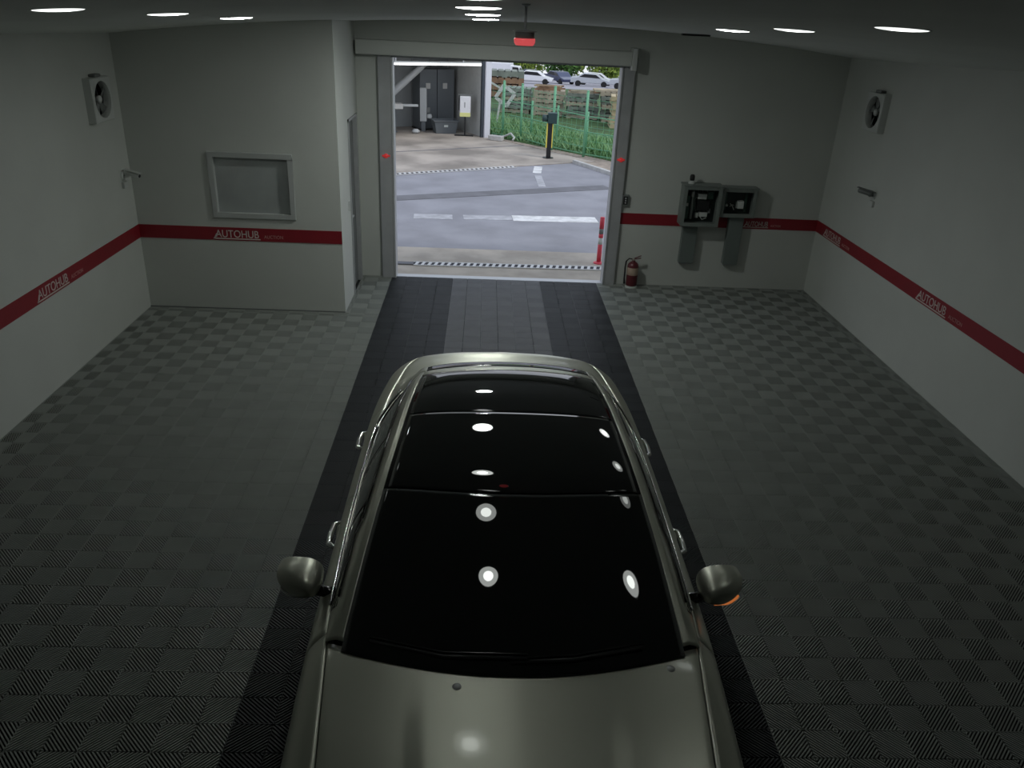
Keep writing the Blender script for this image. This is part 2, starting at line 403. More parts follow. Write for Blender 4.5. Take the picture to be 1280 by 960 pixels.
# ---------------------------------------------------------------- electrical cabinets
def cabinet(name, x0, x1, z0, z1, depth, label):
    c = thing(name, label, 'cabinet', ((x0 + x1) / 2, YB, z0)); hwd = (x1 - x0) / 2; ht = z1 - z0
    q = MB(); t = .02
    q.box(-hwd, -hwd + t, -depth, 0, 0, ht).box(hwd - t, hwd, -depth, 0, 0, ht).box(-hwd + t, hwd - t, -depth, 0, 0, t).box(-hwd + t, hwd - t, -depth, 0, ht - t, ht)
    q.build('body', CABG, c, bevel=.004)
    MB().box(-hwd + t, hwd - t, -.012, 0, t, ht - t).build('back_plate', CABIN, c)
    e = .045; q = MB(); y0, y1 = -depth - .018, -depth
    q.box(-hwd - .005, -hwd + e, y0, y1, -.005, ht + .005).box(hwd - e, hwd + .005, y0, y1, -.005, ht + .005).box(-hwd + e, hwd - e, y0, y1, -.005, e).box(-hwd + e, hwd - e, y0, y1, ht - e, ht + .005)
    q.build('door_frame', CABG, c, bevel=.004)
    MB().box(-hwd - .015, hwd + .015, -depth - .03, 0, ht, ht + .018).build('top_cap', CABG, c, bevel=.004)
    return c, hwd, ht
PCB = mat('green board', (.05, .10, .08), .5); LBL = mat('white label', (.55, .58, .55), .6); WIRE = mat('grey wire', (.28, .3, .29), .5)
c1, hwd, ht = cabinet('electrical_cabinet', 2.67, 3.18, .93, 1.46, .20, 'open-fronted grey control cabinet full of wiring, left of the pair')
for nm, x0, x1, z0, z1, d, m in (('relay', -.19, -.13, .06, .38, .06, PCB), ('terminal_strip', -.10, -.07, .06, .44, .04, WIRE), ('breaker', -.03, .09, .34, .41, .07, LBL),
                                 ('breaker', -.11, -.08, .36, .43, .05, LBL), ('controller', -.03, .14, .19, .32, .08, BLACK), ('terminal_block', .02, .13, .10, .16, .06, LBL),
                                 ('terminal_block', -.03, .01, .08, .15, .05, LBL), ('connector', .13, .17, .15, .21, .05, WIRE), ('connector', -.20, -.15, .24, .28, .08, LBL), ('relay', .11, .19, .34, .44, .05, PCB)):
    MB().box(x0, x1, -.012 - d, -.012, z0, z1).build(nm, m, c1, bevel=.003)
for k in range(6):
    x = -.06 + .03 * k; MB().tube([(x, -.05, .45), (x + .01, -.07, .40), (x + R_.uniform(-.05, .05), -.06, .33), (x, -.05, .17)], .004, 6).build('wire', WIRE if k % 2 else PCB, c1)
MB().tube([(.02, -.07, .12), (.06, -.1, .07), (.12, -.08, .09)], .006, 6).build('wire', LBL, c1)
c2, hwd2, ht2 = cabinet('electrical_cabinet', 3.20, 3.67, 1.06, 1.44, .15, 'shallower grey control cabinet with one white module, right of the pair')
for nm, x0, x1, z0, z1, d, m in (('module', .02, .10, .10, .20, .07, LBL), ('module', .0, .016, .10, .19, .05, WIRE), ('relay', -.17, -.13, .07, .30, .03, PCB), ('connector', -.14, -.11, .12, .15, .05, LBL), ('mounting_rail', .12, .15, .05, .32, .03, PCB)):
    MB().box(x0, x1, -.012 - d, -.012, z0, z1).build(nm, m, c2, bevel=.003)
MB().tube([(-.08, -.05, .16), (-.05, -.07, .13), (-.02, -.06, .08)], .006, 6).build('wire', LBL, c2)
MB().tube([(-.08, -.05, .12), (-.06, -.08, .15), (-.03, -.06, .14)], .005, 6).build('wire', LBL, c2)
for x0, x1, z0, z1, l in ((2.75, 2.94, .38, .925, 'short grey cable duct under the left control cabinet'), (3.37, 3.56, .38, 1.055, 'longer grey cable duct under the right control cabinet')):
    d = thing('cable_duct', l, 'duct', ((x0 + x1) / 2, YB, z0), group='cable ducts under the cabinets'); hwd = (x1 - x0) / 2
    MB().box(-hwd, hwd, -.09, 0, 0, z1 - z0).build('body', DUCT, d, bevel=.004)
    MB().box(-hwd - .006, hwd + .006, -.104, -.09, .0, z1 - z0).build('cover', DUCT, d, bevel=.004)
    MB().box(-hwd + .005, hwd - .005, -.085, -.005, -.015, 0).build('end_flange', STEEL, d)
o = thing('indicator_lamp', 'small dark-topped indicator lamp standing on the left control cabinet', 'lamp', (2.77, YB - .13, 1.479))
MB().lathe([(.045, 0), (.045, .02), (.03, .03), (.03, .045)], n=18).build('base', WHITE, o, smooth=True)
MB().lathe([(.03, .045), (.033, .06), (.033, .10), (.024, .12), (.0002, .126)], n=18).build('lens', BLACK, o, smooth=True)

# ---------------------------------------------------------------- fire extinguisher
EXR = mat('extinguisher red', (.10, .015, .02), .3); EXL = mat('extinguisher label', (.42, .32, .24), .5); BRASS = mat('dull metal', (.4, .38, .33), .35, metal=.8)
e = thing('fire_extinguisher', 'red fire extinguisher standing on the floor by the door post', 'fire extinguisher', (2.11, YB - .13, .017))
MB().lathe([(.06, .025), (.075, .03), (.078, .05), (.078, .30), (.07, .335), (.045, .36), (.025, .37), (.025, .385)], n=24).build('cylinder', EXR, e, smooth=True)
MB().lathe([(.0785, .185), (.0795, .187), (.0795, .288), (.0785, .29)], n=24).build('label_wrap', EXL, e, smooth=True)
MB().lathe([(.02, .385), (.022, .39), (.022, .41), (.012, .415)], n=14).build('valve', BRASS, e, smooth=True)
MB().bar((0, 0, .41), (.10, 0, .455), .02, .008).build('lever', EXR, e); MB().bar((0, 0, .40), (.10, 0, .42), .02, .008).build('carry_handle', EXR, e)
MB().tube([(-.01, 0, .40), (-.06, 0, .41), (-.10, 0, .37), (-.108, 0, .28), (-.105, 0, .12), (-.10, -.01, .05)], [.009, .01, .01, .01, .011, .016], 10).build('hose', BLACK, e, smooth=True)
MB().lathe([(.085, 0), (.085, .018), (.06, .028), (.0002, .026)], n=24).build('stand', LBL, e)

# ---------------------------------------------------------------- the car
CX, CYF = .19, 1.1
car = thing('car', 'silver sedan with black glass roof parked nose first in the lane', 'car', (CX, CYF, 0))
def interp(tab, t):
    """smooth Catmull-Rom through (t, v...) rows"""
    n = len(tab)
    if t <= tab[0][0]: return list(tab[0][1:])
    if t >= tab[-1][0]: return list(tab[-1][1:])
    i = max(k for k in range(n - 1) if tab[k][0] <= t)
    p1, p2 = tab[i], tab[i + 1]; p0 = tab[max(i - 1, 0)]; p3 = tab[min(i + 2, n - 1)]
    h = p2[0] - p1[0]; u = (t - p1[0]) / h; out = []
    for k in range(1, len(p1)):
        m1 = (p2[k] - p0[k]) / max(p2[0] - p0[0], 1e-6) * h; m2 = (p3[k] - p1[k]) / max(p3[0] - p1[0], 1e-6) * h
        out.append((2 * u ** 3 - 3 * u * u + 1) * p1[k] + (u ** 3 - 2 * u * u + u) * m1 + (-2 * u ** 3 + 3 * u * u) * p2[k] + (u ** 3 - u * u) * m2)
    return out
#        y     w     ws    zb    zc
BODY = [(0.0, .66, .52, .60, .63), (.08, .78, .62, .69, .72), (.35, .885, .70, .80, .835), (.8, .925, .735, .885, .925), (1.35, .935, .785, .965, .995),
        (1.55, .937, .805, .985, 1.02), (1.8, .94, .825, .99, 1.05), (2.5, .945, .845, .985, 1.06), (3.3, .945, .84, .995, 1.07), (3.9, .935, .80, 1.01, 1.08),
        (4.2, .905, .75, 1.03, 1.10), (4.45, .855, .70, 1.035, 1.10), (4.6, .755, .62, 1.02, 1.085), (4.72, .60, .50, .90, .95)]
def bodysec(y):
    w_, s_, zb, zt_ = interp(BODY, y)
    return [(0.0, 0.0, zt_), (1, .55 * s_, zb + .78 * (zt_ - zb)), (2, .90 * s_, zb + .30 * (zt_ - zb)), (3, s_, zb), (3.5, s_ + .35 * (w_ - s_), zb - .022), (4, s_ + .68 * (w_ - s_), zb - .065), (5, w_ * .985, zb - .17),
            (6, w_, max(.52, zb * .62)), (7, w_ * .985, .40), (8, w_ * .955, .28), (9, w_ * .87, .20), (10, 0, .19)]
def hoodbump(x, y):
    a = min(1, max(0, (1.40 - y) / .75)); a = a * a * (3 - 2 * a)
    e_ = min(1, max(0, (.40 + .05 * (y - .8) - abs(x)) / .03)); e_ = e_ * e_ * (3 - 2 * e_)
    return .020 * a * e_
def S(y, v, side=1):
    sec = bodysec(y); x, z = interp(sec, v)
    if v < 3 and y < 1.6: z += hoodbump(x, y)
    return (x * side, y, z)
WHEELS = (.86, 3.68)
def patch(name, m, parent, ys, vs_, side=1, both=False, off=0.0, cut=True, solid=.012, nu=24, nv=12, yshift=None, smooth=True):
    rows = []
    for i in range(nu + 1):
        a = i / nu; row = []
        vlist = [(vs_[0] + (vs_[1] - vs_[0]) * j / nv, side) for j in range(nv + 1)]
        if both: vlist = [(v, -1) for v, _ in vlist[::-1]] + [(v, 1) for v, _ in vlist[1:]]
        for v, sd_ in vlist:
            y0 = ys[0](v) if callable(ys[0]) else ys[0]; y1 = ys[1](v) if callable(ys[1]) else ys[1]
            x, y, z = S(y0 + (y1 - y0) * a, v, sd_)
            row.append((x, y, z))
        rows.append(row)
    q = MB().quadgrid(rows)
    if cut:
        keep = []
        for f_ in q.f:
            c = [sum(q.v[i][k] for i in f_) / 4 for k in range(3)]
            if abs(c[0]) > .55 and any((c[1] - wy) ** 2 + (c[2] - .33) ** 2 < .37 ** 2 for wy in WHEELS): continue
            keep.append(f_)
        q.f = keep
    # consistent outward normals for a thin open sheet
    me = bpy.data.meshes.new(name); me.from_pydata(q.v, [], q.f); me.update()
    bm = bmesh.new(); bm.from_mesh(me); bmesh.ops.recalc_face_normals(bm, faces=bm.faces); bm.faces.ensure_lookup_table()
    s_ = sum((f_.normal.dot(f_.calc_center_median() - Vector((0, f_.calc_center_median().y, .55)))) * f_.calc_area() for f_ in bm.faces)
    if s_ < 0: bmesh.ops.reverse_faces(bm, faces=bm.faces)
    bmesh.ops.delete(bm, geom=[v_ for v_ in bm.verts if not v_.link_faces], context='VERTS')
    bm.to_mesh(me); bm.free(); me.materials.append(m); me.polygons.foreach_set('use_smooth', [smooth] * len(me.polygons))
    o_ = link(name, me, parent)
    if solid: d_ = o_.modifiers.new('solidify', 'SOLIDIFY'); d_.thickness = solid; d_.offset = -1
    return o_
g = .003
hood_x = lambda v: interp([(0, 0), (1, .55), (2, .90), (3, 1.0)], min(v, 3))[0]
hood_end = lambda v: 1.400 + .160 * hood_x(v) ** 2
patch('hood', PAINT, car, (.14, hood_end), (0, 2.97), both=True, cut=False, nu=36, nv=30)
patch('trunk_lid', PAINT, car, (lambda v: 4.17 - .06 * (min(v, 3) / 3) ** 2, 4.655), (0, 2.97), both=True, cut=False, nu=20, nv=16)
patch('front_bumper', PAINT, car, (0.0, .30), (3.03, 9), side=1, nu=10, nv=24); patch('front_bumper', PAINT, car, (0.0, .30), (3.03, 9), side=-1, nu=10, nv=24)
patch('nose_panel', PAINT, car, (0.0, .137), (0, 3), both=True, nu=8, nv=12)
for s in (1, -1):
    patch('front_fender', PAINT, car, (.303, lambda v: 1.62 - .05 * max(0, v - 3)), (3.03, 8), side=s, nu=44, nv=26)
    patch('front_door', PAINT, car, (lambda v: 1.626 - .05 * max(0, v - 3), 2.72), (3.03, 8), side=s, nu=24, nv=20)
    patch('rear_door', PAINT, car, (2.726, lambda v: 3.72 - .06 * max(0, v - 3)), (3.03, 8), side=s, nu=36, nv=26)
    patch('rear_fender', PAINT, car, (lambda v: 3.726 - .06 * max(0, v - 3), 4.5), (3.03, 8), side=s, nu=36, nv=26)
    patch('sill', GLOSSB, car, (.3, 4.5), (8.02, 9), side=s, nu=60, nv=4)
    patch('rear_bumper', PAINT, car, (4.503, 4.72), (3.03, 9), side=s, nu=8, nv=20)
patch('tail_panel', PAINT, car, (4.66, 4.72), (0, 3), both=True, nu=4, nv=12)
# dark inner shell so that panel gaps read black
rows = []
for i in range(41):
    y = .02 + 4.68 * i / 40; w_, s_, zb, zt_ = interp(BODY, y)
    ring = [interp(bodysec(y), v) for v in (0, 1, 2, 3, 4, 5, 6, 7, 8, 9, 9.6)]
    inn = [(x * .965, max(.16, z - .022)) for x, z in ring]
    for k, (x, z) in enumerate(inn):
        if any(abs(y - wy) < .40 for wy in WHEELS) and z < .72: inn[k] = (min(x, .60), z)
    rows.append([(-x, y, z) for x, z in inn[::-1]] + [(x, y, z) for x, z in inn])
q = MB().quadgrid(rows, True); q.poly(rows[0]); q.poly(rows[-1][::-1]); q.build('inner_body', PAINTD, car)
# front face
frow = [(-.50, 0, .35), (.50, 0, .35), (.44, -.005, .56), (-.44, -.005, .56)]
MB().poly(frow).build('grille', GLOSSB, car, solid=.02)
for k in range(5): MB().bar((-.46, -.008, .38 + .04 * k), (.46, -.008, .38 + .04 * k), .006, .008).build('grille_bar', CHROME, car)
for s in (1, -1): patch('headlamp', LENS, car, (.05, .42), (3.3, 4.6), side=s, nu=10, nv=6, solid=-.004)
# greenhouse                 y     z      W     drop  shift
GH = [(0, 1.365, 1.000, .772, .004, .150), (.12, 1.60, 1.128, .742, .020, .150), (.24, 1.86, 1.260, .706, .036, .135), (.36, 2.14, 1.372, .668, .048, .105), (.42, 2.30, 1.416, .650, .050, .08),
      (.52, 2.62, 1.462, .622, .052, .04), (.64, 3.02, 1.482, .594, .050, .0), (.74, 3.36, 1.464, .568, .046, -.03), (.79, 3.53, 1.432, .554, .043, -.04),
      (.86, 3.76, 1.370, .556, .038, -.06), (.93, 3.98, 1.258, .572, .030, -.075), (1.0, 4.19, 1.130, .60, .020, -.085)]
def Tp(t, s):
    y, z, W, dr_, sh = interp(GH, t); a = abs(s)
    return Vector((W * s, y + sh * s * s, z - dr_ * (.55 * a ** 2 + .45 * a ** 5)))
def belt(y):
    w_, s_, zb, zt_ = interp(BODY, y); return s_, zb
def Sd(t, r, side):
    e_ = Tp(t, 1); bx, bz_ = belt(e_.y)
    x = e_.x + (bx - e_.x) * r + .022 * math.sin(PI * r); z = e_.z + (bz_ + .004 - e_.z) * r
    return Vector((x * side, e_.y, z))
def sheet(name, m, fn, t0, t1, a0, a1, nt_=20, na=14, solid=.008, smooth=True, lift=0):
    rows = [[fn(t0 + (t1 - t0) * i / nt_, a0 + (a1 - a0) * j / na) for j in range(na + 1)] for i in range(nt_ + 1)]
    q = MB().quadgrid(rows); me = bpy.data.meshes.new(name); me.from_pydata(q.v, [], q.f); me.update()
    bm = bmesh.new(); bm.from_mesh(me); bmesh.ops.remove_doubles(bm, verts=bm.verts, dist=1e-5); bmesh.ops.recalc_face_normals(bm, faces=bm.faces)
    s_ = sum(f_.normal.dot(f_.calc_center_median() - Vector((0, 2.7, .7))) * f_.calc_area() for f_ in bm.faces)
    if s_ < 0: bmesh.ops.reverse_faces(bm, faces=bm.faces)
    bm.to_mesh(me); bm.free(); me.materials.append(m); me.polygons.foreach_set('use_smooth', [smooth] * len(me.polygons))
    o_ = link(name, me, car)
    if solid: d_ = o_.modifiers.new('solidify', 'SOLIDIFY'); d_.thickness = solid; d_.offset = -1
    return o_
sheet('windshield', GLASS, Tp, 0.0, .365, -.955, .955, 48, 48)
sheet('roof_glass', GLASS, Tp, .369, .58, -.922, .922, 40, 48)
sheet('roof_glass', GLASS, Tp, .583, .765, -.922, .922, 40, 48)
sheet('roof_header', PAINT, Tp, .768, .80, -.97, .97, 6, 30)
sheet('rear_window', GLASS, Tp, .803, .985, -.93, .93, 16, 30)
for s in (1, -1):
    sheet('drip_rail', GLOSSB, lambda t, a: Tp(t, a) - Vector((0, 0, .005)), .368, .768, s * .918, s * .966, 80, 4, .004)
    sheet('roof_rail', PAINT, lambda t, a, s=s: Tp(t, s * (.958 + .042 * a)) if a <= 1 else Sd(t, (a - 1) * min(1, .075 / max(.02, Tp(t, 1).z - belt(Tp(t, 1).y)[1])), s), 0.02, .80, 0, 2, 90, 12, .006)
    sheet('side_window', GLASS, lambda t, r, s=s: Sd(t, r, s), .10, .36, .30, .985, 16, 8)
    sheet('side_window', GLASS, lambda t, r, s=s: Sd(t, r, s), .365, .545, .19, .985, 14, 8)
    sheet('side_window', GLASS, lambda t, r, s=s: Sd(t, r, s), .56, .80, .19, .985, 16, 8)
    sheet('pillar', GLOSSB, lambda t, r, s=s: Sd(t, r, s), .545, .56, .17, .99, 3, 8)
    sheet('quarter_panel', PAINT, lambda t, a, s=s: Tp(t, s * (.935 + .065 * a)) if a <= 1 else Sd(t, a - 1, s), .803, 1.0, 0, 2, 16, 14, .006)
    pts = [Sd(t, .992, s) for t in [.14 + .66 * k / 30 for k in range(31)]]
    pts += [Sd(.80, r, s) for r in (.85, .6, .35)] 
    MB().tube([p + Vector((s * .008, 0, .006)) for p in pts], .0075, 8).build('window_molding', CHROME, car, smooth=True)
    pts = [Sd(t, .16 if t > .3 else .27, s) for t in [.12 + .68 * k / 30 for k in range(31)]]
    MB().tube([p + Vector((s * .004, 0, .004)) for p in pts], .005, 8).build('window_frame', GLOSSB, car, smooth=True)
    # handles
    for hy in (2.55, 3.60):
        x = interp(bodysec(hy), 5)[0] * s; hz = .835; xo = x + s * .038
        q = MB().tube([(x - s * .01, hy - .12, hz), (xo, hy - .09, hz), (xo + s * .004, hy, hz + .002), (xo, hy + .09, hz), (x - s * .01, hy + .12, hz)], [.012, .015, .016, .015, .012], 10)
        q.build('door_handle', CHROME, car, smooth=True)
        MB().lathe([(.0001, 0), (.05, 0), (.055, -s * .006)], (x + s * .003, hy, hz), 'x', 18).build('handle_recess', PAINT, car)
    # mirror
    mr = link('side_mirror', None, car); mr.location = (s * 1.0, 1.92, 1.035)
    rows = []
    for i in range(13):
        a = i / 12; th = a * PI / 2      # 0 front tip .. 1 rim
        k_ = math.sin(th) ** .8; yy = -.125 * math.cos(th) ** .9 + .03
        row = []
        for j in range(28):
            ph = 2 * PI * j / 28; c_, d_ = math.cos(ph), math.sin(ph)
            ex = (abs(c_) ** .75) * (1 if c_ > 0 else -1); ez = (abs(d_) ** .8) * (1 if d_ > 0 else -1)
            taper = 1 - .22 * max(0, c_ * s) * (1 - .0)
            row.append((k_ * ex * .108 - s * .06 * (1 - k_), yy + .02 * k_ * max(0, c_ * s), k_ * ez * .074 * taper + .010 * k_ * (c_ * s)))
        rows.append(row)
    rows.append([(x * .96, y + .045, z * .96) for x, y, z in rows[-1]])
    q = MB().quadgrid(rows, True); q.build('mirror_cap', PAINT, mr, smooth=True)
    MB().poly([(x * .9, y - .006, z * .9) for x, y, z in rows[-1]]).build('mirror_glass', CHROME, mr)
    MB().poly(rows[-1]).build('mirror_bezel', BLACK, mr)
    MB().tube([(-s * .02, .02, -.066), (-s * .10, .01, -.075), (-s * .19, -.02, -.07)], [.03, .026, .034], 12).build('mirror_arm', GLOSSB, mr, smooth=True)
    tp = []
    for dg in (-100, -80, -60, -40, -20):
        ph = math.radians(dg if s > 0 else 180 - dg); p = rows[7][int(round(ph / (2 * PI) * 28)) % 28]; tp.append((p[0] * 1.03, p[1] - .004, p[2] * 1.03))
    MB().tube(tp, [.004, .008, .009, .008, .004], 8).build('turn_signal', AMBER if s > 0 else CHROME, mr, smooth=True)
# wipers, pale studs standing in for lamp glints on the hood, cowl
for pts in ([(-.62, 1.53, 1.03), (-.30, 1.44, 1.035), (.05, 1.425, 1.045)], [(-.02, 1.415, 1.03), (.25, 1.43, 1.04), (.55, 1.50, 1.045)]):
    MB().tube(pts, .009, 8).build('wiper', BLACK, car, smooth=True)
    MB().tube([(x, y + .012, z + .012) for x, y, z in pts], .004, 6).build('wiper_blade', GLOSSB, car)
for nx_, ny_ in ((-.24, 1.325), (.66, 1.44)):
    z = S(ny_, 1.2 if nx_ < 0 else 2.5)[2]
    MB().lathe([(.022, 0), (.02, .008), (.01, .014), (.0002, .015)], (nx_, ny_, z - .002), n=12).build('glint_stud', STEELL, car, smooth=True)
# wheels
for wy in WHEELS:
    for s in (1, -1):
        wh = link('wheel', None, car); wh.location = (s * .84, wy, .33)
        MB().lathe([(.22, -.10), (.31, -.105), (.33, -.08), (.33, .08), (.31, .105), (.22, .10)], axis='x', n=32).build('tyre', RUBBER, wh, smooth=True)
        MB().lathe([(.225, -.09), (.225, .09), (.20, .095), (.19, .05), (.19, -.09)], axis='x', n=32).build('rim', ALLOY, wh, smooth=True)
        for k in range(5):
            a = 2 * PI * k / 5; MB().bar((s * .07, .03 * math.cos(a), .03 * math.sin(a)), (s * .075, .2 * math.cos(a), .2 * math.sin(a)), .05, .03).build('spoke', ALLOY, wh)
        MB().lathe([(.0002, s * .09), (.035, s * .085), (.04, s * .06)], axis='x', n=16).build('hub_cap', ALLOY, wh)

# ---------------------------------------------------------------- outdoors: ground
ASPH = mat('worn asphalt', (.30, .30, .33), .85, noise=.22, nscale=1.2, bump=.3, bscale=25, coords='Object', detail=8)
CONC = mat('yard concrete', (.47, .415, .36), .85, noise=.5, nscale=.9, bump=.2, bscale=20, detail=9)
APRON = mat('apron concrete', (.46, .41, .35), .85, noise=.3, nscale=2.0, bump=.2, detail=8)
BAND = mat('dark asphalt patch', (.17, .17, .185), .9, noise=.2, nscale=3)
LINE = mat('worn white road paint', (.80, .80, .80), .7, noise=.35, nscale=5, detail=8)
LINEW = mat('faded road paint', (.46, .46, .49), .7, noise=.3, nscale=6, detail=8)
SOIL = mat('pale gravel soil', (.40, .33, .27), .9, noise=.35, nscale=4, detail=8)
GRASSG = mat('grass ground', (.06, .13, .035), .9, noise=.5, nscale=2, detail=8)
LOT = mat('far car park asphalt', (.36, .35, .38), .9, noise=.15, nscale=.5)
TRENCH = mat('drain gap', (.03, .03, .04), .8)
KERB = mat('kerb concrete', (.55, .54, .52), .8, noise=.2)
def ground(name, pts, z0, z1, m, label, cat='ground'):
    q = MB(); a = [(x, y, z1) for x, y in pts]; b = [(x, y, z0) for x, y in pts]; n = len(pts)
    q.poly(a); q.poly(b[::-1])
    for i in range(n): q.poly([b[i], b[(i + 1) % n], a[(i + 1) % n], a[i]])
    return struct(q.build(name, m), label, cat)
YO = YB + .15
ground('road', [(-30, 12.43), (30, 12.47), (30, 40), (-30, 12.6)], -.3, -.004, ASPH, 'grey worn asphalt road outside the doorway', 'road')
ground('apron', [(-3.2, YO), (4, YO), (4, 12.47), (-3.2, 12.43)], -.3, 0.0, APRON, 'pale concrete apron just outside the doorway', 'pavement')
# yard beyond the road: its near edge runs from (-6,16.2) to (2.28,20.7)
def edge(x): return 19.5 + (x - 0) * .56
yd = [(-12, edge(-12)), (2.28, edge(2.28)), (2.9, 21.0), (.0, 24.6), (-.1, 36), (-12, 36)]
ground('yard', yd, -.3, 0.012, CONC, 'stained concrete yard in front of the opposite garage', 'pavement')
ground('verge', [(2.28, edge(2.28) + .02), (3.5, 18.4), (8, 14.5), (8.4, 16), (3.5, 20.9), (.25, 24.6), (0.02, 24.6), (2.9, 21.0)], -.3, .02, SOIL, 'strip of pale gravel soil along the foot of the fence', 'ground')
ground('grass_bank', [(-.1, 24.62), (.2, 24.62), (3.5, 20.95), (8.4, 16.05), (26, 22), (26, 37.5), (-.1, 37.5)], -.3, .03, GRASSG, 'green grassy ground behind the fence', 'ground')
ground('back_lot', [(-40, 37.5), (60, 37.5), (60, 42), (-40, 42)], -.5, .0, GRASSG, 'rough ground behind the pallets', 'ground')
def lotz(y): return -3.2 - .055 * (y - 80)
q = MB().poly([(-60, 42, lotz(42)), (70, 42, lotz(42)), (110, 190, lotz(190)), (-110, 190, lotz(190))]); struct(q.build('car_park', LOT, solid=.3), 'grey open car park far behind the fence', 'ground')
ground('side_ground', [(-40, 11.02), (-3.2, 11.02), (-3.2, 12.43), (-30, 12.42), (-30, 12.62), (-12, edge(-12)), (-12, 37.5), (-40, 37.5)], -.4, -.01, CONC, 'concrete ground beside the yard', 'ground')
# dark trench bands and markings
def strip(name, a, b, wd, z, m, label, cat, h=.006):
    return tag(MB().bar((a[0], a[1], z), (b[0], b[1], z), wd, h).build(name, m), label, cat)
strip('asphalt_patch', (-3.4, 15.2), (2.75, 17.84), .42, 0, BAND, 'dark repaired strip slanting across the road', 'road patch')
strip('yard_joint', (-5, 19.75), (1.6, 23.53), .07, .012, BAND, 'thin dark joint across the stained concrete yard', 'joint')
strip('stop_line', (.55, 14.63), (2.12, 14.72), .42, -.003, LINE, 'bright white stop line ending at the red post', 'road marking')
strip('faded_line', (-1.25, 14.5), (-.55, 14.54), .36, -.003, LINEW, 'faded left piece of the white stop line', 'road marking')
strip('faded_line', (-.35, 14.56), (.54, 14.63), .34, -.003, LINEW, 'faded middle piece of the white stop line', 'road marking')
strip('lane_mark', (1.25, 19.2), (1.33, 20.05), .20, -.003, LINE, 'short white lane mark at the far road edge', 'road marking')
strip('lane_mark', (1.28, 17.6), (1.26, 18.9), .16, -.003, LINEW, 'faded worn lane mark nearer on the road', 'road marking')
kb = MB().bar((2.28, edge(2.28), .03), (3.5, 18.4, .03), .10, .10).bar((3.5, 18.4, .03), (8, 14.5, .03), .10, .10)
tag(kb.build('kerb', KERB), 'pale concrete kerb along the right road edge', 'kerb')
# drain grates
def grate(name, a, b, wd, n, label, ml):
    a = Vector((*a, 0)); b = Vector((*b, 0)); d = b - a; L = d.length
    t = thing(name, label, 'drain', a, (0, 0, math.atan2(d.y, d.x)))
    MB().box(0, L, -wd / 2, wd / 2, -.004, .008).build('channel', TRENCH, t)
    q = MB().box(0, L, -wd / 2 - .02, -wd / 2, 0, .016).box(0, L, wd / 2, wd / 2 + .02, 0, .016); q.build('rim', ml, t)
    p = L / n; me = MB().bar((-p * .16, -wd / 2, .012), (p * .16, wd / 2, .012), p * .45, .008).mesh('grate_bar', ml)
    for k in range(n): link('grate_bar', me, t, (p * (k + .5), 0, 0))
GRATE = mat('galvanised grate', (.60, .60, .60), .5, metal=.2)
grate('drain_grate', (-1.0, 11.52), (1.85, 11.60), .14, 30, 'striped steel drain grate crossing just outside the doorway', GRATE)
tag(MB().box(-1.6, -1.0, 11.46, 11.58, .0, .02).build('drain_cover', BAND), 'dark solid cover at the left end of the near drain', 'drain')
grate('drain_grate', (-4.0, edge(-4) - .06), (.75, edge(.75) - .06), .16, 46, 'long narrow drain grate at the far edge of the road', GRATE)

# bollard-mounted box, red post
b_ = thing('bollard', 'black and yellow bollard carrying a dark box by the fence', 'bollard', (1.65, 21.31, .015))
YEL = mat('yellow band', (.75, .62, .10), .5)
MB().lathe([(.14, 0), (.14, .015), (.055, .02)], n=16).build('base_plate', BLACK, b_)
MB().box(-.05, .065, -.055, .055, .015, .86).build('post', BLACK, b_, bevel=.01)
MB().box(-.078, -.05, -.05, .05, .26, .86).build('yellow_strip', YEL, b_); MB().box(.065, .09, -.05, .05, .26, .86).build('yellow_strip', YEL, b_)
GB = mat('dark green box', (.02, .05, .05), .5)
MB().box(-.06, .17, -.10, .12, .86, 1.12).build('box', GB, b_, bevel=.012)
MB().lathe([(.075, -.20), (.085, -.19), (.085, -.06)], (0, 0, .98), 'x', 18).build('camera_barrel', GB, b_, smooth=True)
MB().lathe([(.0002, -.205), (.06, -.203)], (0, 0, .98), 'x', 18).build('lens', BLACK, b_)
PR = mat('red post plastic', (.62, .05, .08), .45)
rpst = thing('marker_post', 'red and white marker post beside the right door post', 'post', (1.80, 11.9, 0))
for k, (z0, z1, m) in enumerate(((0.02, .30, PR), (.30, .40, WHITE), (.40, .46, PR), (.46, .54, GREYP), (.54, .70, PR))):
    MB().lathe([(.035, z0), (.035, z1)], n=16).build('post_band', m, rpst, smooth=True)
MB().lathe([(.08, 0), (.08, .015), (.04, .03)], n=16).build('foot', PR, rpst); MB().lathe([(.035, .70), (.03, .715), (.0002, .72)], n=16).build('cap', PR, rpst)

